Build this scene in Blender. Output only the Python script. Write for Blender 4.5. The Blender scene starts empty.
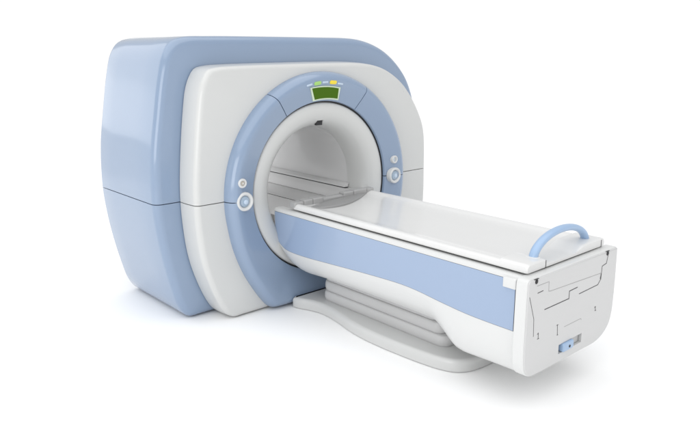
import bpy, bmesh, math
from mathutils import Vector, Matrix
import random
random.seed(4)
S = 0.6; Z0 = -1.335                      # model units -> metres, floor height in model units
sc = bpy.context.scene
C = sc.collection

def W(p):                                  # model unit point -> world metres
    return Vector((p[0]*S, p[1]*S, (p[2]-Z0)*S))

# ------------------------------------------------------------------ materials
def mat(name, col, rough=0.3, coat=0.0, metal=0.0, bump=0.0, bscale=60, mott=0.0, emit=None, spec=0.5, rvar=0.05):
    m = bpy.data.materials.new(name); m.use_nodes = True
    nt = m.node_tree; b = nt.nodes['Principled BSDF']
    b.inputs['Roughness'].default_value = rough
    b.inputs['Metallic'].default_value = metal
    b.inputs['Coat Weight'].default_value = coat
    b.inputs['Coat Roughness'].default_value = 0.08
    b.inputs['Specular IOR Level'].default_value = spec
    tc = nt.nodes.new('ShaderNodeTexCoord')
    n = nt.nodes.new('ShaderNodeTexNoise'); n.inputs['Scale'].default_value = 3.1; n.inputs['Detail'].default_value = 6
    nt.links.new(tc.outputs['Object'], n.inputs['Vector'])
    mx = nt.nodes.new('ShaderNodeMix'); mx.data_type = 'RGBA'
    c = tuple(col)+(1,)
    d = tuple(v*(1-mott) for v in col)+(1,)
    mx.inputs['A'].default_value = d; mx.inputs['B'].default_value = c
    nt.links.new(n.outputs['Fac'], mx.inputs['Factor'])
    nt.links.new(mx.outputs['Result'], b.inputs['Base Color'])
    # faint variation of the gloss, as on handled moulded plastic
    n2 = nt.nodes.new('ShaderNodeTexNoise'); n2.inputs['Scale'].default_value = 7; n2.inputs['Detail'].default_value = 8
    nt.links.new(tc.outputs['Object'], n2.inputs['Vector'])
    mr = nt.nodes.new('ShaderNodeMapRange'); mr.inputs['To Min'].default_value = max(0.02, rough-rvar); mr.inputs['To Max'].default_value = rough+rvar
    nt.links.new(n2.outputs['Fac'], mr.inputs['Value']); nt.links.new(mr.outputs['Result'], b.inputs['Roughness'])
    if bump:
        n3 = nt.nodes.new('ShaderNodeTexNoise'); n3.inputs['Scale'].default_value = bscale; n3.inputs['Detail'].default_value = 3
        nt.links.new(tc.outputs['Object'], n3.inputs['Vector'])
        bp = nt.nodes.new('ShaderNodeBump'); bp.inputs['Strength'].default_value = bump; bp.inputs['Distance'].default_value = 0.002
        nt.links.new(n3.outputs['Fac'], bp.inputs['Height']); nt.links.new(bp.outputs['Normal'], b.inputs['Normal'])
    if emit:
        b.inputs['Emission Color'].default_value = tuple(emit)+(1,); b.inputs['Emission Strength'].default_value = 1
    return m

BLUE_LIT = mat('blue_plastic_lit', (0.295, 0.38, 0.53), 0.2, 0.4, mott=0.02)  # cover blue made lighter: side light the table lacks is put into the colour
BLUE = mat('blue_plastic', (0.240, 0.318, 0.445), 0.17, 0.5, bump=0.03, bscale=45, mott=0.03)
WHITE = mat('white_plastic', (0.588, 0.594, 0.586), 0.30, 0.25, bump=0.03, bscale=45, mott=0.025)
WHITE2 = mat('table_white', (0.645, 0.65, 0.645), 0.30, 0.2, mott=0.02)
PANEL = mat('end_plate_grey', (0.585, 0.585, 0.585), 0.38, 0.1, bump=0.04, mott=0.03)
TOPM = mat('tabletop_gloss', (0.68, 0.68, 0.675), 0.20, 0.3, bump=0.01, mott=0.02)
BEL = mat('bellows_grey', (0.53, 0.53, 0.53), 0.42, 0.0, bump=0.06, mott=0.08)
BASE = mat('base_grey', (0.57, 0.575, 0.57), 0.3, 0.2, bump=0.03, mott=0.03)
LINER = mat('bore_liner', (0.685, 0.685, 0.685), 0.24, 0.35, bump=0.02, mott=0.03)
CUSH = mat('cushion_grey', (0.38, 0.38, 0.38), 0.45, 0.0, bump=0.1, bscale=120, mott=0.06)
CUSHD = mat('support_grey', (0.29, 0.29, 0.29), 0.35, 0.0, bump=0.05, bscale=120, mott=0.05)
DARK = mat('dark_rubber', (0.015, 0.015, 0.017), 0.5)
SEAM = mat('seam_dark', (0.05, 0.05, 0.052), 0.6)
GREY = mat('mid_grey', (0.45, 0.45, 0.45), 0.35)
HBLUE = mat('handle_blue', (0.31, 0.44, 0.63), 0.3, 0.2, bump=0.03)
SCREEN = mat('screen_green', (0.035, 0.095, 0.001), 0.35, 0.0, emit=(0.022, 0.045, 0.0), rvar=.02, spec=.12)
FRAME = mat('screen_frame', (0.62, 0.72, 0.55), 0.3)
LGREEN = mat('lamp_green', (0.35, 0.62, 0.16), 0.3, 0.3)
LYEL = mat('lamp_yellow', (0.85, 0.66, 0.03), 0.3, 0.3)
LGREY = mat('lamp_pale', (0.50, 0.60, 0.72), 0.3, 0.3)
LENS = mat('button_lens', (0.33, 0.42, 0.52), 0.12, 0.6)
BEIGE = mat('button_beige', (0.42, 0.38, 0.32), 0.3, 0.3)

# ------------------------------------------------------------------ objects
def obj(name, bm, m, parent=None, label=None, kind=None, smooth=35, recalc=True):
    if recalc: bmesh.ops.recalc_face_normals(bm, faces=bm.faces[:])
    org = Vector((0, 0, 0))
    if parent is not None:
        o_ = parent
        while o_ is not None: org += Vector(o_.location); o_ = o_.parent
    loc = Vector((0, 0, 0))
    bb = [v.co for v in bm.verts]
    wc = W([(min(v[i] for v in bb)+max(v[i] for v in bb))/2 for i in range(3)])
    for v in bm.verts: v.co = W(v.co) - wc
    me = bpy.data.meshes.new(name); bm.to_mesh(me); bm.free()
    me.shade_smooth()
    me.set_sharp_from_angle(angle=math.radians(smooth))
    me.materials.append(m)
    o = bpy.data.objects.new(name, me); C.objects.link(o)
    o.location = wc - org
    if parent is not None: o.parent = parent
    if label: o['label'] = label
    if kind: o['kind'] = kind
    return o

def empty(name, loc, label, cat):
    o = bpy.data.objects.new(name, None); C.objects.link(o)
    o.location = W(loc); o['label'] = label; o['category'] = cat
    o.empty_display_size = .1
    return o

def catmull(P, n=10, closed=True):
    out = []; N = len(P)
    rng = range(N) if closed else range(N-1)
    for i in rng:
        if closed: p0, p1, p2, p3 = P[(i-1) % N], P[i], P[(i+1) % N], P[(i+2) % N]
        else: p0, p1, p2, p3 = P[max(i-1, 0)], P[i], P[i+1], P[min(i+2, N-1)]
        # centripetal
        def tj(t, a, b): return t + max(1e-6, math.dist(a, b))**0.5
        t0 = 0; t1 = tj(t0, p0, p1) if p0 != p1 else 1e-3; t2 = tj(t1, p1, p2); t3 = tj(t2, p2, p3) if p2 != p3 else t2+1e-3
        for k in range(n):
            t = t1+(t2-t1)*k/n
            def L(a, b, ta, tb): return tuple(a[j]*(tb-t)/(tb-ta)+b[j]*(t-ta)/(tb-ta) for j in range(len(a)))
            A1, A2, A3 = L(p0, p1, t0, t1), L(p1, p2, t1, t2), L(p2, p3, t2, t3)
            B1, B2 = L(A1, A2, t0, t2), L(A2, A3, t1, t3)
            out.append(L(B1, B2, t1, t2))
    if not closed: out.append(tuple(P[-1]))
    return out

def radial(P, N=360):
    """closed outline -> N points at equal angles round the origin"""
    pts = []
    for k in range(N):
        a = 2*math.pi*(k+.5)/N; d = (math.cos(a), math.sin(a)); best = 0
        for i in range(len(P)):
            x1, z1 = P[i]; x2, z2 = P[(i+1) % len(P)]
            ex, ez = x2-x1, z2-z1; den = d[0]*ez-d[1]*ex
            if abs(den) < 1e-12: continue
            t = (x1*ez-z1*ex)/den; u = (x1*d[1]-z1*d[0])/den
            if t > 0 and -1e-9 <= u <= 1+1e-9: best = max(best, t)
        pts.append((best*d[0], best*d[1]))
    return pts

def inset(P, d):
    out = []; N = len(P)
    for i in range(N):
        a, b = P[i-1], P[(i+1) % N]
        tx, tz = b[0]-a[0], b[1]-a[1]; l = math.hypot(tx, tz) or 1
        out.append((P[i][0]-tz/l*d, P[i][1]+tx/l*d))   # CCW outline: inward
    return out

def loops_torus(rows, closed=True):
    """rows: list of lists of (x,y,z) with equal count; bridged in order"""
    bm = bmesh.new(); V = [[bm.verts.new(p) for p in r] for r in rows]
    N = len(rows[0]); R = len(rows)
    for i in range(R if closed else R-1):
        A, B = V[i], V[(i+1) % R]
        for k in range(N):
            bm.faces.new((A[k], A[(k+1) % N], B[(k+1) % N], B[k]))
    return bm

def cap_loops(rows):
    """bridged loops with both ends closed by an ngon"""
    bm = bmesh.new(); V = [[bm.verts.new(p) for p in r] for r in rows]; N = len(rows[0])
    for A, B in zip(V, V[1:]):
        for k in range(N): bm.faces.new((A[k], A[(k+1) % N], B[(k+1) % N], B[k]))
    bm.faces.new(V[0]); bm.faces.new(V[-1][::-1])
    return bm

def clip(bm, co, no):
    """keep the side the normal points to, close the cut"""
    r = bmesh.ops.bisect_plane(bm, geom=bm.verts[:]+bm.edges[:]+bm.faces[:], plane_co=co, plane_no=no, clear_inner=True, dist=1e-6)
    ed = [e for e in bm.edges if e.is_boundary]
    if ed: bmesh.ops.holes_fill(bm, edges=ed, sides=0)
    return bm

def box(c0, c1, bev=0.0, seg=3):
    bm = bmesh.new(); bmesh.ops.create_cube(bm, size=1)
    for v in bm.verts:
        v.co = Vector([c0[i] if v.co[i] < 0 else c1[i] for i in range(3)])
    if bev: bmesh.ops.bevel(bm, geom=bm.edges[:], offset=bev, segments=seg, profile=.5, affect='EDGES')
    return bm

def prism_xz(P, y0, y1, r=0.0, seg=4, both=False):
    """outline in x,z extruded from y1 (back) to y0 (front), front edge rounded by r"""
    rows = []
    def L(d, y): rows.append([(x, y, z) for x, z in inset(P, d)])
    if both:
        for k in range(seg): a = math.pi/2*k/seg; L(r*(1-math.sin(a)), y1-r*(1-math.cos(a)))
    L(0, y1-(r if both else 0))
    for k in range(seg+1): a = math.pi/2*k/seg; L(r*(1-math.cos(a)), y0+r*(1-math.sin(a)))
    return cap_loops(rows)

def prism_xy(P, z0, z1, r=0.0, seg=4, rb=0.0):
    rows = []
    def L(d, z): rows.append([(x, y, z) for x, y in inset(P, d)])
    if rb:
        for k in range(seg): a = math.pi/2*k/seg; L(rb*(1-math.sin(a)), z0+rb*(1-math.cos(a)))
        L(0, z0+rb)
    else: L(0, z0)
    for k in range(seg+1): a = math.pi/2*k/seg; L(r*(1-math.cos(a)), z1-r*(1-math.sin(a)))
    return cap_loops(rows)

def disc_y(cx, cz, y, prof, n=48, sx=1.0):
    """lathe round an axis parallel to y; prof: list of (r, dy)"""
    rows = [[(cx+r*sx*math.cos(2*math.pi*k/n), y+dy, cz+r*math.sin(2*math.pi*k/n)) for k in range(n)] for r, dy in prof]
    return cap_loops(rows)

def rrect(x0, y0, x1, y1, r, n=8):
    out = []
    for cx, cy, a0 in ((x1-r, y1-r, 0), (x0+r, y1-r, 90), (x0+r, y0+r, 180), (x1-r, y0+r, 270)):
        for k in range(n+1):
            a = math.radians(a0+90*k/n); out.append((cx+r*math.cos(a), cy+r*math.sin(a)))
    return out

def tube(path, r, n=14, sx=1.0):
    bm = bmesh.new(); rows = []
    for i, p in enumerate(path):
        p = Vector(p); a = Vector(path[max(i-1, 0)]); b = Vector(path[min(i+1, len(path)-1)])
        t = (b-a).normalized(); u = Vector((0, 1, 0)); u = (u-t*u.dot(t)).normalized(); v = t.cross(u)
        rows.append([tuple(p+u*r*sx*math.cos(2*math.pi*k/n)+v*r*math.sin(2*math.pi*k/n)) for k in range(n)])
    return cap_loops(rows)

ZS = 0.006; G = 0.0045
FL = Z0+0.012                              # covers stop a few mm above the floor
# ================================================================== GANTRY
gantry = empty('mri_scanner', (0, 1.0, Z0), 'large blue and white MRI scanner gantry with round bore standing on white floor', 'scanner')

shellP = [(-1.958, 0.0), (-1.956, .25), (-1.934, .55), (-1.875, .92), (-1.80, 1.32), (-1.735, 1.535), (-1.64, 1.655), (-1.50, 1.70), (-1.2, 1.712), (-.5, 1.716), (.3, 1.716), (.70, 1.714), (.93, 1.698), (1.17, 1.645),
          (1.395, 1.553), (1.625, 1.395), (1.825, 1.178), (1.955, .9), (2.03, .55), (2.05, .15), (2.03, -.25), (1.97, -.6), (1.87, -.95), (1.76, -1.2), (1.68, -1.30), (1.60, FL),
          (1.2, FL), (.4, FL), (-.4, FL), (-1.2, FL), (-1.50, FL), (-1.60, FL), (-1.665, -1.285), (-1.738, -1.17), (-1.81, -.93), (-1.872, -.66), (-1.918, -.40), (-1.945, -.18)]
shellP = radial(catmull(shellP[::-1], 12))
N = len(shellP)
def circ(r, y): return [(r*math.cos(2*math.pi*(k+.5)/N), y, r*math.sin(2*math.pi*(k+.5)/N)) for k in range(N)]
def sh(P, d, y): return [(x, y, z) for x, z in inset(P, d)]
def clampz(row): return [(x, y, max(z, FL)) for x, y, z in row]
def shell_solid():
    rows = []
    y0, y1, r = .375, 1.77, .085
    for k in range(7): a = math.pi/2*k/6; rows.append(sh(shellP, r*(1-math.sin(a)), y1-r*(1-math.cos(a))))
    for yy in (1.4, 1.1, .8): rows.append(sh(shellP, 0, yy))
    for k in range(7): a = math.pi/2*k/6; rows.append(sh(shellP, r*(1-math.cos(a)), y0+r*(1-math.sin(a))))
    rows.append(circ(1.18, y0)); rows.append(circ(1.18, y0+.1)); rows.append(circ(.80, y0+.14)); rows.append(circ(.80, y1))
    return loops_torus(rows)
obj('outer_cover', clip(shell_solid(), (0, 0, ZS+G), (0, 0, 1)), BLUE, gantry, 'upper half of the blue outer cover')
obj('outer_cover', clip(shell_solid(), (0, 0, ZS-G), (0, 0, -1)), BLUE, gantry, 'lower half of the blue outer cover')

panP = [(-1.665, 0.1), (-1.638, .48), (-1.582, .94), (-1.538, 1.18), (-1.49, 1.295), (-1.43, 1.372), (-1.33, 1.398), (-1.19, 1.408), (-.4, 1.42), (.3, 1.424), (.58, 1.420), (.85, 1.395), (1.095, 1.328), (1.355, 1.182),
        (1.55, .995), (1.715, .762), (1.802, .58), (1.838, .385), (1.85, .0), (1.85, -.42), (1.80, -.75), (1.66, -1.05), (1.45, -1.27), (1.32, FL), (.9, FL), (0, FL), (-.9, FL), (-1.15, FL), (-1.245, FL),
        (-1.335, -1.27), (-1.405, -1.175), (-1.515, -.93), (-1.61, -.61), (-1.655, -.25)]
panP = radial(catmull(panP[::-1], 12))
def pan_solid():
    rows = []; y0, r = .055, .06
    rows.append(circ(1.15, .372)); rows.append(sh(panP, .02, .372)); rows.append(sh(panP, -.012, .36)); rows.append(sh(panP, -.01, .22))
    for k in range(8): a = math.pi/2*k/7; rows.append(sh(panP, r*(1-math.cos(a)), y0+r*(1-math.sin(a))))
    rows.append(circ(1.15, y0))
    return loops_torus(rows)
obj('front_panel', clip(pan_solid(), (0, 0, ZS+G), (0, 0, 1)), WHITE, gantry, 'upper half of the white front panel')
obj('front_panel', clip(pan_solid(), (0, 0, ZS-G), (0, 0, -1)), WHITE, gantry, 'lower half of the white front panel')

# blue ring
RO = 1.335
ringP = []
for d in range(-14, 195, 6): ringP.append((RO*math.cos(math.radians(d)), RO*math.sin(math.radians(d))))
ringP += [(-1.255, -.52), (-1.135, -.83), (-.995, -1.07), (-.90, -1.205), (-.845, -1.27), (-.79, -1.31), (-.70, FL), (-.3, FL), (.3, FL), (.70, FL), (.79, -1.31), (.845, -1.27), (.90, -1.205), (.995, -1.07), (1.135, -.83), (1.255, -.52)]
ringP = radial(catmull(ringP, 8))
def ring_solid():
    rows = [circ(1.0, .10), sh(ringP, 0, .10), sh(ringP, 0, .05), sh(ringP, .006, .015), sh(ringP, .022, -.025), sh(ringP, .045, -.055), sh(ringP, .072, -.072), sh(ringP, .10, -.078)]
    def lerp(A, B, t): return [tuple(a[i]*(1-t)+b[i]*t for i in range(3)) for a, b in zip(A, B)]
    B = circ(1.02, -.004)
    A = rows[-1]
    for t, dy in ((.25, -.003), (.5, -.004), (.75, -.003)): rows.append([(x, y+dy, z) for x, y, z in lerp(A, B, t)])
    rows += [B, circ(1.006, .001), circ(1.0, .014)]
    return loops_torus(rows)
def seam_plane(a, b):
    d = Vector((b[0]-a[0], 0, b[1]-a[1])).normalized(); n = Vector((d.z, 0, -d.x))
    return Vector((a[0], 0, a[1])), n
cL, nL = seam_plane((-.765, 1.124), (-.533, .866))   # normal to be made to point right
if nL.x < 0: nL = -nL
cR, nR = seam_plane((.608, 1.091), (.487, .878))
if nR.x > 0: nR = -nR                                 # points left
b = ring_solid(); clip(b, cL+nL*G, nL); clip(b, cR+nR*G, nR); clip(b, (0, 0, .3), (0, 0, 1))
ring_top = obj('trim_ring', b, BLUE, gantry, 'top segment of the blue ring holding the green screen')
b = ring_solid(); clip(b, (0, 0, ZS+G), (0, 0, 1)); clip(b, cL-nL*G, -nL)
ring_left = obj('trim_ring', b, BLUE, gantry, 'upper left segment of the blue ring')
b = ring_solid(); clip(b, (0, 0, ZS+G), (0, 0, 1)); clip(b, cR-nR*G, -nR)
ring_right = obj('trim_ring', b, BLUE, gantry, 'upper right segment of the blue ring')
b = ring_solid(); clip(b, (0, 0, ZS-G), (0, 0, -1))
obj('trim_ring', b, BLUE, gantry, 'lower segment of the blue ring reaching down to the floor')

# bore mouth and tunnel
prof = [(1.12, .12), (.986, .12), (.986, .045), (.978, .03), (.96, .02), (.93, .014), (.89, .016), (.85, .026), (.81, .043), (.775, .068), (.745, .10), (.722, .145), (.705, .20), (.695, .27), (.690, .34), (.690, .36), (.74, .36), (.74, .3), (1.12, .2)]
def rev(prof, n=180, a0=0):
    rows = [[(r*math.cos(2*math.pi*k/n), y, r*math.sin(2*math.pi*k/n)) for k in range(n)] for r, y in prof]
    return loops_torus(rows)
def bake_boolean(o, cutter_bm):
    cb = bpy.data.meshes.new('cut'); 
    for v in cutter_bm.verts: v.co = W(v.co)
    bmesh.ops.recalc_face_normals(cutter_bm, faces=cutter_bm.faces[:]); cutter_bm.to_mesh(cb); cutter_bm.free()
    co = bpy.data.objects.new('cut', cb); C.objects.link(co)
    m = o.modifiers.new('b', 'BOOLEAN'); m.object = co; m.operation = 'DIFFERENCE'; m.solver = 'EXACT'
    bpy.context.view_layer.update()
    dg = bpy.context.evaluated_depsgraph_get()
    me = bpy.data.meshes.new_from_object(o.evaluated_get(dg))
    o.modifiers.clear(); old = o.data; nm = old.name; o.data = me; bpy.data.meshes.remove(old); me.name = nm
    me.shade_smooth(); me.set_sharp_from_angle(angle=math.radians(35))
    bpy.data.objects.remove(co); bpy.data.meshes.remove(cb)
mouth = obj('bore_mouth', rev(prof), WHITE, gantry, smooth=50)
bake_boolean(mouth, box((-.04, -.1, .715), (.055, .13, .775)))
obj('sensor_slot', box((-.038, .088, .717), (.053, .12, .773), .003), DARK, mouth)
obj('bore_tunnel', rev([(.6905, .362), (.6905, 1.2), (.6905, 2.1), (.76, 2.1), (.76, .362)]), LINER, gantry, smooth=50)
obj('rear_collar', rev([(.766, 1.78), (.766, 2.06), (.90, 2.06), (.98, 1.98), (1.02, 1.78)]), WHITE, gantry)
obj('mouth_gap_shade', rev([(.987, .030), (1.004, .030), (1.004, .08), (.987, .08)]), DARK, gantry)  # dark ring added in the gap, its colour stands in for the shade there
def longbar(P, y0, y1):
    return cap_loops([[(x, y, z) for x, z in P] for y in (y0, y1)])
for s in (1, -1):
    P = [(.675*s, -.085), (.625*s, -.095), (.598*s, -.108), (.594*s, -.132), (.66*s, -.135)]
    ys_ = .14 if s > 0 else .62
    obj('guide_rail', longbar(P, ys_+.18, 2.08), LINER, gantry)
    P = [(.66*s, -.146), (.600*s, -.146), (.592*s, -.20), (.575*s, -.262), (.55*s, -.285), (.56*s, -.30), (.61*s, -.30)]
    obj('guide_channel', longbar(P, ys_, 2.08), LINER, gantry)
    obj('guide_groove', longbar([(.655*s, -.136), (.606*s, -.134), (.606*s, -.146), (.655*s, -.145)], ys_+.17, 2.07), DARK, gantry)
obj('bore_floor', longbar([(.106, -.292), (.555, -.292), (.56, -.37), (.106, -.37)], .14, 2.08), LINER, gantry)
obj('bore_floor', longbar([(.080, -.292), (-.555, -.292), (-.56, -.37), (.080, -.37)], .14, 2.08), LINER, gantry)
obj('floor_groove', longbar([(.081, -.30), (.105, -.30), (.105, -.36), (.081, -.36)], .15, 2.07), DARK, gantry)

# display on the top ring segment: ring face is slightly curved, so the parts follow the arc
def face_y(r):                              # ring face depth as function of radius
    t = max(0, min(1, (1.235-r)/(1.235-1.02))); return -.078*(1-t)-.004*t-.004*math.sin(math.pi*t)
def arc_plate(BL, BR, TL, TR, lift, th, n=14):
    """plate lying on the ring face; corners as (radius, degrees)"""
    loop = []
    for k in range(n+1): t = k/n; loop.append((BL[0]+(BR[0]-BL[0])*t, math.radians(BL[1]+(BR[1]-BL[1])*t)))
    for k in range(n+1): t = k/n; loop.append((TR[0]+(TL[0]-TR[0])*t, math.radians(TR[1]+(TL[1]-TR[1])*t)))
    def row(l): return [(r*math.cos(a), face_y(r)-l, r*math.sin(a)) for r, a in loop]
    return cap_loops([row(lift-th), row(lift)])
disp = obj('display', arc_plate((1.018, 99.2), (1.022, 78.2), (1.186, 102.0), (1.166, 80.1), .012, .03), FRAME, gantry)
obj('screen', arc_plate((1.033, 98.1), (1.037, 79.4), (1.172, 100.9), (1.152, 81.3), .0155, .012), SCREEN, disp)
for cx, cz, m in ((-.262, 1.192, LGREY), (-.143, 1.207, LGREEN), (-.033, 1.216, LGREY), (.086, 1.211, LYEL), (.193, 1.192, LGREY)):
    r = math.hypot(cx, cz); a = math.atan2(cz, cx)
    big = m in (LGREEN, LYEL)
    hw, hh = (.050, .021) if big else (.042, .011)
    loop = rrect(-hw, -hh, hw, hh, hh*.95, 6)
    def row(l, k): return [((r+v*k)*math.cos(a-u*k/r), face_y(r+v*k)-l, (r+v*k)*math.sin(a-u*k/r)) for u, v in loop]
    obj('indicator_lamp', cap_loops([row(-.01, 1), row(.006, 1), row(.010, .8)]), m, ring_top)

# control buttons
def big_button(cx, cz, par, sx):
    y = face_y(abs(cx))
    b = obj('control_button', disc_y(cx, cz, y, [(.104, .03), (.104, -.012), (.100, -.026), (.088, -.034), (.074, -.030), (.066, -.018), (.062, -.006)], sx=sx), WHITE2, par)
    l = obj('lens', disc_y(cx, cz, y, [(.061, .0), (.061, -.010), (.054, -.019), (.040, -.024), (.030, -.025)], sx=sx), LENS, b)
    obj('light', disc_y(cx+.006, cz-.004, y, [(.026, -.02), (.026, -.029), (.020, -.034), (.010, -.036)], sx=sx), LGREY, b)
def small_button(cx, cz, par, m):
    y = face_y(abs(math.hypot(cx, cz)))
    b = obj('indicator_button', disc_y(cx, cz, y, [(.052, .03), (.052, -.010), (.048, -.019), (.040, -.023), (.030, -.020), (.027, -.014)]), WHITE2, par)
    obj('symbol', disc_y(cx, cz, y, [(.024, -.01), (.024, -.017), (.018, -.021)]), m, b)
    return b
big_button(-1.155, .004, gantry, 1.0); big_button(1.128, .008, gantry, 1.0)
sb = small_button(-1.183, .207, gantry, BEIGE)
y = face_y(1.2)
obj('symbol', disc_y(-1.183, .207, y, [(.010, -.018), (.010, -.0235), (.006, -.0245)]), WHITE2, sb)
sb = small_button(1.122, .214, gantry, LGREY)
y = face_y(1.142)
obj('symbol', box((1.115, y-.024, .198), (1.129, y-.018, .222), .001), BEIGE, sb)
obj('symbol', box((1.115, y-.024, .226), (1.129, y-.018, .236), .001), BEIGE, sb)

# levelling feet under the covers
for x, yy in ((-1.35, .7), (1.35, .7), (-1.35, 1.5), (1.35, 1.5)):
    obj('levelling_foot', prism_xy(rrect(x-.08, yy-.08, x+.08, yy+.08, .078), Z0, Z0+.05), DARK, gantry)

# ================================================================== PATIENT TABLE
table = empty('patient_table', (0, -1.6, Z0), 'long white and blue patient table sliding out of the scanner bore', 'table')
def interp(tab, y):
    if y >= tab[0][0]: return tab[0][1]
    for (a, va), (b_, vb) in zip(tab, tab[1:]):
        if y >= b_:
            t = (a-y)/(a-b_); t = t*t*(3-2*t) if abs(va-vb) > .03 else t
            return va+(vb-va)*t
    return tab[-1][1]
border = [(p[0], p[1]) for p in catmull([(.10, -.36), (.085, -.42), (.04, -.535), (-.04, -.59), (-.12, -.618), (-.36, -.628), (-.9, -.602), (-1.33, -.578), (-1.88, -.558), (-2.1, -.568), (-2.365, -.597), (-2.7, -.625), (-3.16, -.630)], 6, False)]
zbot = [(p[0], p[1]) for p in catmull([(.10, -.50), (.075, -.62), (.03, -.72), (-.04, -.82), (-.13, -.875), (-.28, -.90), (-.50, -.890), (-.85, -.882), (-1.5, -.880), (-2.0, -.883), (-2.16, -.890), (-2.22, -.903), (-2.32, -.958), (-2.44, -1.018), (-2.50, -1.036), (-2.9, -1.03), (-3.17, -1.025)], 6, False)]
def lin(tab, y):
    if y >= tab[0][0]: return tab[0][1]
    for (a, va), (b_, vb) in zip(tab, tab[1:]):
        if y >= b_: return va+(vb-va)*((a-y)/max(1e-9, a-b_))
    return tab[-1][1]
def half_section(y):
    zb, bo = lin(zbot, y), lin(border, y)
    f = max(0, min(1, (-y-2.15)/.45)); f = f*f*(3-2*f)     # fuller towards the foot end
    h = bo-zb
    xb = .47+.08*f
    s = [(.50, -.30), (.54, -.168), (.60, -.163), (.640, -.165), (.654, -.173), (.660, -.188), (.660, -.25), (.660, (bo-.25)/2), (.660, bo)]
    p0, p1, p2, p3 = (.660, bo), (.660-.02*(1-f), bo-h*(.45+.25*f)), (xb+.065, zb+h*(.06-.05*f)), (xb-.03, zb)
    for k in range(1, 11):
        t = k/10; a = (1-t)**3; b_ = 3*t*(1-t)**2; c = 3*t*t*(1-t); d = t**3
        s.append((a*p0[0]+b_*p1[0]+c*p2[0]+d*p3[0], a*p0[1]+b_*p1[1]+c*p2[1]+d*p3[1]))
    return s
ys = [.095-.0*i for i in range(1)] + [.08, .06, .04, .02, 0, -.03, -.06, -.1, -.14, -.2, -.26, -.33, -.4]+[-.5-.1*i for i in range(15)]+[-2.0, -2.07, -2.14, -2.2, -2.26, -2.29, -2.32, -2.35, -2.38, -2.41, -2.44, -2.47, -2.5, -2.58, -2.66, -2.75, -2.85, -2.95, -3.05, -3.13, -3.16]
rows = []
for yv in ys:
    hs = half_section(yv)
    rows.append([(-x, yv, z) for x, z in hs]+[(x, yv, z) for x, z in hs[::-1]])
body = obj('table_body', cap_loops(rows), WHITE2, table, smooth=30)
# dark gasket line round each blue side panel, then the panels
# blue side panels: thin skins following the vertical flank
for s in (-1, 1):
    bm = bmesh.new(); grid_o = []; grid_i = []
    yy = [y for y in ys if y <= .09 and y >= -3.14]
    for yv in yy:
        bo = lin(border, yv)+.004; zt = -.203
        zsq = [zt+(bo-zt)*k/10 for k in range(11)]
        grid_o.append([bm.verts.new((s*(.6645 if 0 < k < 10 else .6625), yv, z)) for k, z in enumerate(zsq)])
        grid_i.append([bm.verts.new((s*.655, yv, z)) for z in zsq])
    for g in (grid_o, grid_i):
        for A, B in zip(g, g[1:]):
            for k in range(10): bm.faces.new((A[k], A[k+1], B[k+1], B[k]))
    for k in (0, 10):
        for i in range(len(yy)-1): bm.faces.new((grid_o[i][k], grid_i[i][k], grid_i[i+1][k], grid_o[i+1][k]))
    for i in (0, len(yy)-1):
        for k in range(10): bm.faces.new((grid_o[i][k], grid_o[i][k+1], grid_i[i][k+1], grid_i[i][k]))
    obj('side_panel', bm, BLUE_LIT, table, smooth=25)
    bm = bmesh.new(); go = []
    for i, yv in enumerate(yy):
        yv += (.0035 if i == 0 else -.0035 if i == len(yy)-1 else 0)
        bo = lin(border, yv)+.001; zt = -.2008
        go.append(([bm.verts.new((s*.6615, yv, zt+(bo-zt)*k/10)) for k in range(11)], [bm.verts.new((s*.655, yv, zt+(bo-zt)*k/10)) for k in range(11)]))
    for (A, A2), (B, B2) in zip(go, go[1:]):
        for k in range(10): bm.faces.new((A[k], A[k+1], B[k+1], B[k])); bm.faces.new((A2[k], A2[k+1], B2[k+1], B2[k]))
        for k in (0, 10): bm.faces.new((A[k], A2[k], B2[k], B[k]))
    for A, A2 in (go[0], go[-1]):
        for k in range(10): bm.faces.new((A[k], A[k+1], A2[k+1], A2[k]))
    obj('panel_gasket', bm, SEAM, table, smooth=25)
    # clip block near the foot end
    xx = sorted((s*.64, s*.684))
    obj('corner_clip', box((xx[0], -3.145, -.272), (xx[1], -3.022, -.186), .008), WHITE2, table)

# tabletop: swept dished section
def top_section(t_end=False):
    if not t_end:
        up = [(-.575, -.150), (-.60, -.146), (-.607, -.13), (-.603, -.108), (-.588, -.092), (-.562, -.086), (-.53, -.092), (-.49, -.106), (-.42, -.116), (-.3, -.121), (-.1, -.124), (.1, -.124), (.3, -.121), (.42, -.116), (.49, -.106), (.53, -.092), (.562, -.086), (.588, -.092), (.603, -.108), (.607, -.13), (.60, -.146), (.575, -.150)]
    return up
sec = top_section()
sec = catmull(sec, 4, False)
rows = [[(x, yv, z) for x, z in sec] for yv in [-.20, -.203]+[-.3-.15*i for i in range(18)]+[-2.93, -2.94]]
ttop = obj('tabletop', cap_loops(rows), TOPM, table, smooth=50)
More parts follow.
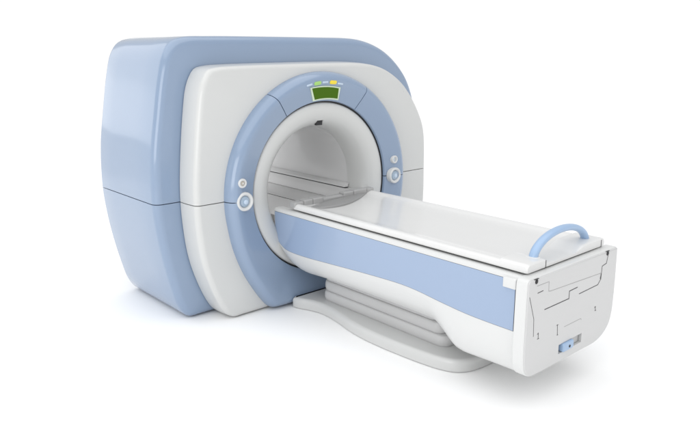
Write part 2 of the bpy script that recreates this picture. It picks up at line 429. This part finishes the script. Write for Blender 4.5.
# raised foot block with two pads and a recess between them
f = [(-.585, -.150), (-.603, -.144), (-.608, -.12), (-.604, -.094), (-.588, -.078), (-.56, -.073), (-.36, -.076), (-.345, -.082), (-.338, -.112), (-.30, -.118), (0, -.122), (.10, -.118), (.17, -.098), (.235, -.079), (.28, -.073), (.57, -.071), (.595, -.077), (.605, -.095), (.608, -.12), (.603, -.144), (.585, -.150)]
f = [f[0]]+catmull(f[1:-1], 3, False)+[f[-1]]
foot = obj('foot_block', cap_loops([[(x*k, yv, -.115+(z+.115)*k2) for x, z in f] for yv, k, k2 in ((-2.93, 1, 1), (-3.17, 1, 1), (-3.188, .998, .93), (-3.195, .99, .75))]), TOPM, table, smooth=40)
obj('block_seam', box((-.352, -3.1975, -.148), (-.346, -3.17, -.084)), SEAM, foot)
obj('block_seam', box((.545, -3.1975, -.148), (.551, -3.17, -.082)), SEAM, foot)
# carrier under the tabletop: keeps a dark gap
obj('slide_carrier', box((-.535, -3.18, -.30), (.535, -.12, -.156), .01), SEAM, table)
# slim deck of the table that leads into the bore
obj('bore_tongue', box((-.46, -.2, -.35), (.46, .60, -.296), .02), WHITE, table)

# carry handle
P = []
hx, hz, cx = .415, .205, .045
for k in range(41):
    a = math.pi*k/40
    P.append((cx-hx*math.cos(a)*(1-.0*math.sin(a)), -3.085, -.115+hz*math.sin(a)**.92))
obj('handle', tube(P, .030, 18, 1.35), HBLUE, table, smooth=60)
for x in (cx-hx, cx+hx):
    obj('handle_socket', prism_xy(rrect(x-.055, -3.085-.06, x+.055, -3.085+.06, .05), -.10, -.071, .006), GREY if x > 0 else TOPM, foot)

# head support at the scanner end of the tabletop
crP = [(-.56, -.40), (-.46, -.465), (-.32, -.505), (-.10, -.495), (.17, -.395), (.37, -.285), (.53, -.19), (.3, -.205), (0, -.235), (-.28, -.29)]
crP = catmull(crP, 4)
hs = obj('head_support', prism_xy(crP, -.122, -.098, .012, 4), CUSHD, table)
def cushion(x0, x1, y0, y1, z0, z1, r):
    return prism_xy(rrect(x0, y0, x1, y1, r), z0, z1, min(r, (z1-z0)*.55), 6)
for x0, x1, z1, y0 in ((-.61, -.482, -.066, -.225), (-.478, -.352, -.058, -.228), (-.348, -.20, -.056, -.228), (-.196, .116, -.076, -.205), (.12, .272, -.052, -.222), (.276, .486, -.048, -.225), (.490, .605, -.056, -.222)):
    obj('cushion', cushion(x0, x1, y0, -.115, -.120, z1, .016), CUSH, hs)
obj('cushion_bar', box((-.58, -.215, -.119), (.58, -.125, -.088), .004), CUSH, hs)

# foot end plate
eP = [(-.705, -.30), (-.705, -.55), (-.703, -.78), (-.690, -.90), (-.655, -.965), (-.59, -1.003), (-.50, -1.012), (-.2, -1.015), (.2, -1.018), (.42, -1.018), (.52, -1.0), (.62, -.955), (.69, -.885), (.722, -.79), (.732, -.66), (.732, -.45), (.726, -.28),
      (.722, -.20), (.718, -.168), (.70, -.160), (.65, -.158), (.3, -.158), (0, -.158), (-.3, -.158), (-.62, -.158), (-.675, -.162), (-.697, -.178), (-.704, -.21)]
eP = catmull(eP, 5)
rim = obj('end_frame', prism_xz(eP, -3.264, -3.166, .014, 4), WHITE2, table)
bake_boolean(rim, box((-.185, -3.4, -.930), (.187, -3.215, -.846)))
end = obj('end_plate', prism_xz(inset(eP, .010), -3.272, -3.2645, .005, 3), PANEL, table)
bake_boolean(end, box((-.185, -3.4, -.930), (.187, -3.215, -.846)))
obj('recess_back', box((-.184, -3.222, -.929), (.186, -3.216, -.847)), DARK, end)
obj('recess_plate', box((.0, -3.250, -.925), (.168, -3.225, -.855), .003), GREY, end)
lt = obj('latch', prism_xz(rrect(-.135, -.928, .035, -.850, .018, 4), -3.290, -3.224, .01, 4), HBLUE, end)
obj('latch_pin', disc_y(-.035, -.895, -3.290, [(.013, .01), (.013, -.002), (.010, -.004)], 20), DARK, end)
def seam(path, w=.0048):
    bm = bmesh.new()
    for (x0, z0), (x1, z1) in zip(path, path[1:]):
        d = Vector((x1-x0, 0, z1-z0)); L = d.length; d /= L; n = Vector((-d.z, 0, d.x))*w/2; e = d*w/2
        a = Vector((x0, 0, z0))-e; b_ = Vector((x1, 0, z1))+e
        vs = []
        for yv in (-3.2735, -3.268):
            vs.append([bm.verts.new(p+Vector((0, yv, 0))) for p in (a-n, b_-n, b_+n, a+n)])
        bm.faces.new(vs[0]); bm.faces.new(vs[1][::-1])
        for k in range(4): bm.faces.new((vs[0][k], vs[1][k], vs[1][(k+1) % 4], vs[0][(k+1) % 4]))
    return bm
LSEAM = mat('seam_light', (0.30, 0.30, 0.30), 0.6)
seams = [([(-.675, -.30), (-.597, -.50), (-.587, -.65)], .004, SEAM),
         ([(-.53, -.648), (-.517, -.64), (-.515, -.69)], .005, SEAM), ([(-.527, -.69), (-.503, -.69)], .004, SEAM),
         ([(-.579, -.228), (-.41, -.230), (-.405, -.312), (-.383, -.317), (.446, -.352)], .003, LSEAM),
         ([(-.563, -.290), (-.49, -.287)], .006, SEAM),
         ([(-.446, -.458), (-.08, -.458), (-.08, -.392), (.045, -.388)], .007, SEAM),
         ([(.087, -.457), (.40, -.450), (.447, -.408), (.452, -.290), (.525, -.278), (.550, -.18)], .006, SEAM),
         ([(.435, -.40), (.445, -.36)], .009, SEAM),
         ([(-.232, -.652), (-.222, -.744)], .005, SEAM), ([(-.243, -.652), (-.221, -.652)], .004, SEAM), ([(-.228, -.744), (-.213, -.744)], .004, SEAM),
         ([(.393, -.652), (.397, -.69)], .005, SEAM), ([(.38, -.66), (.393, -.652)], .005, SEAM), ([(.388, -.692), (.408, -.692)], .004, SEAM),
         ([(-.12, -.700), (.15, -.700), (.16, -.715)], .002, LSEAM)]
for p, w, m in seams: obj('panel_seam', seam(p, w), m, end)
for x in (-.592, .532):
    obj('screw', disc_y(x, -.188, -3.268, [(.020, .02), (.020, -.006), (.014, -.010)], 20), DARK, end)
    obj('panel_seam', box((x-.03, -3.2745, -.170), (x+.03, -3.262, -.1665)), SEAM, end)

# bellows between base and table body
nb = 3; z0, z1 = -1.213, -.862
for i in range(nb):
    h = (z1-z0)/nb; za = z0+i*h; zb_ = za+h
    g = .016*(nb-1-i)
    P = rrect(-.335-g*.6, -2.07-.06*(nb-1-i), .335+g*.6, -.345, .11, 10)
    rows = []
    for k in range(13):
        t = k/12; c = math.sin(math.pi*t)**.6 if 0 < k < 12 else 0
        rows.append([(x, y, za+h*t) for x, y in inset(P, .017*(1-c))])
    obj('bellows_fold', cap_loops(rows), BEL, table, smooth=60)

# floor base
bl = [(-.565, -.10), (-.545, -.19), (-.50, -.30), (-.462, -.46), (-.47, -.64), (-.505, -.84), (-.555, -1.06), (-.585, -1.30), (-.590, -1.55), (-.580, -1.80), (-.560, -2.05), (-.525, -2.26), (-.465, -2.40), (-.36, -2.48), (-.20, -2.515), (0, -2.52)]
P = [(-x, y) for x, y in bl[:-1]][::-1]
outl = bl+P
outl = catmull([(-.56, -.085)]+bl+[(-x, y) for x, y in bl[::-1][1:]]+[(.56, -.085), (.3, -.08), (0, -.08), (-.3, -.08)], 6)
obj('base_plate', prism_xy(outl, Z0+.004, -1.208, .045, 8, rb=.012), BASE, table, smooth=50)

# ================================================================== SETTING
bm = bmesh.new(); R_ = 60
vs = [bm.verts.new((R_*math.cos(2*math.pi*k/64)/S, R_*math.sin(2*math.pi*k/64)/S, Z0)) for k in range(64)]
bm.faces.new(vs)
fm = mat('floor_white', (0.94, 0.94, 0.94), 0.6, mott=0.015, rvar=.05)
obj('floor', bm, fm, None, 'plain white studio floor', 'structure')

# ================================================================== LIGHT
w = bpy.data.worlds.new('World'); sc.world = w; w.use_nodes = True
nt = w.node_tree; bg = nt.nodes['Background']
tc = nt.nodes.new('ShaderNodeTexCoord'); sp = nt.nodes.new('ShaderNodeSeparateXYZ')
nt.links.new(tc.outputs['Generated'], sp.inputs['Vector'])
cr = nt.nodes.new('ShaderNodeValToRGB')
cr.color_ramp.elements[0].position = .10; cr.color_ramp.elements[0].color = (1, 1, 1, 1)
cr.color_ramp.elements[1].position = .15; cr.color_ramp.elements[1].color = (.66, .665, .67, 1)
e = cr.color_ramp.elements.new(.7); e.color = (.69, .695, .70, 1)
nt.links.new(sp.outputs['Z'], cr.inputs['Fac']); nt.links.new(cr.outputs['Color'], bg.inputs['Color'])
bg.inputs['Strength'].default_value = 1.02

def area(name, loc, target, size, power, sy=None, col=(1, 1, 1)):
    l = bpy.data.lights.new(name, 'AREA'); l.energy = power; l.size = size; l.color = col
    if sy: l.shape = 'RECTANGLE'; l.size_y = sy
    o = bpy.data.objects.new(name, l); C.objects.link(o); o.location = loc
    o.rotation_euler = (Vector(target)-Vector(loc)).to_track_quat('-Z', 'Y').to_euler()
    return o
area('softbox_left', (-5.4, -2.4, 2.0), (-.4, -.8, .6), 3.2, 66, 2.4)
area('softbox_back_left', (-3.5, 5.4, 3.25), (-1.2, .8, 1.2), 4.6, 50, 4.3)
sl = bpy.data.lights.new('overhead_light', 'SUN'); sl.energy = 1.75; sl.angle = math.radians(95)
so = bpy.data.objects.new('overhead_light', sl); C.objects.link(so); so.location = (0, 0, 6)
so.rotation_euler = Vector((.22, .12, -1)).to_track_quat('-Z', 'Y').to_euler()

# ================================================================== CAMERA
q = [675.716, 0.23415, 0.73573, -5.0206, -5.9978, 1.5649]
cam = bpy.data.cameras.new('camera'); co = bpy.data.objects.new('camera', cam); C.objects.link(co)
co.location = W(q[3:6]); co.rotation_euler = (math.pi/2-q[1], 0, -q[2])
cam.sensor_width = 36; cam.lens = q[0]*36/700; cam.clip_end = 500; cam.clip_start = .05
sc.camera = co
sc.view_settings.view_transform = 'Standard'; sc.view_settings.look = 'None'; sc.view_settings.exposure = 0; sc.view_settings.gamma = 1
sc.render.engine = 'CYCLES'; sc.cycles.max_bounces = 8; sc.cycles.caustics_reflective = False; sc.cycles.caustics_refractive = False; sc.cycles.use_denoising = True
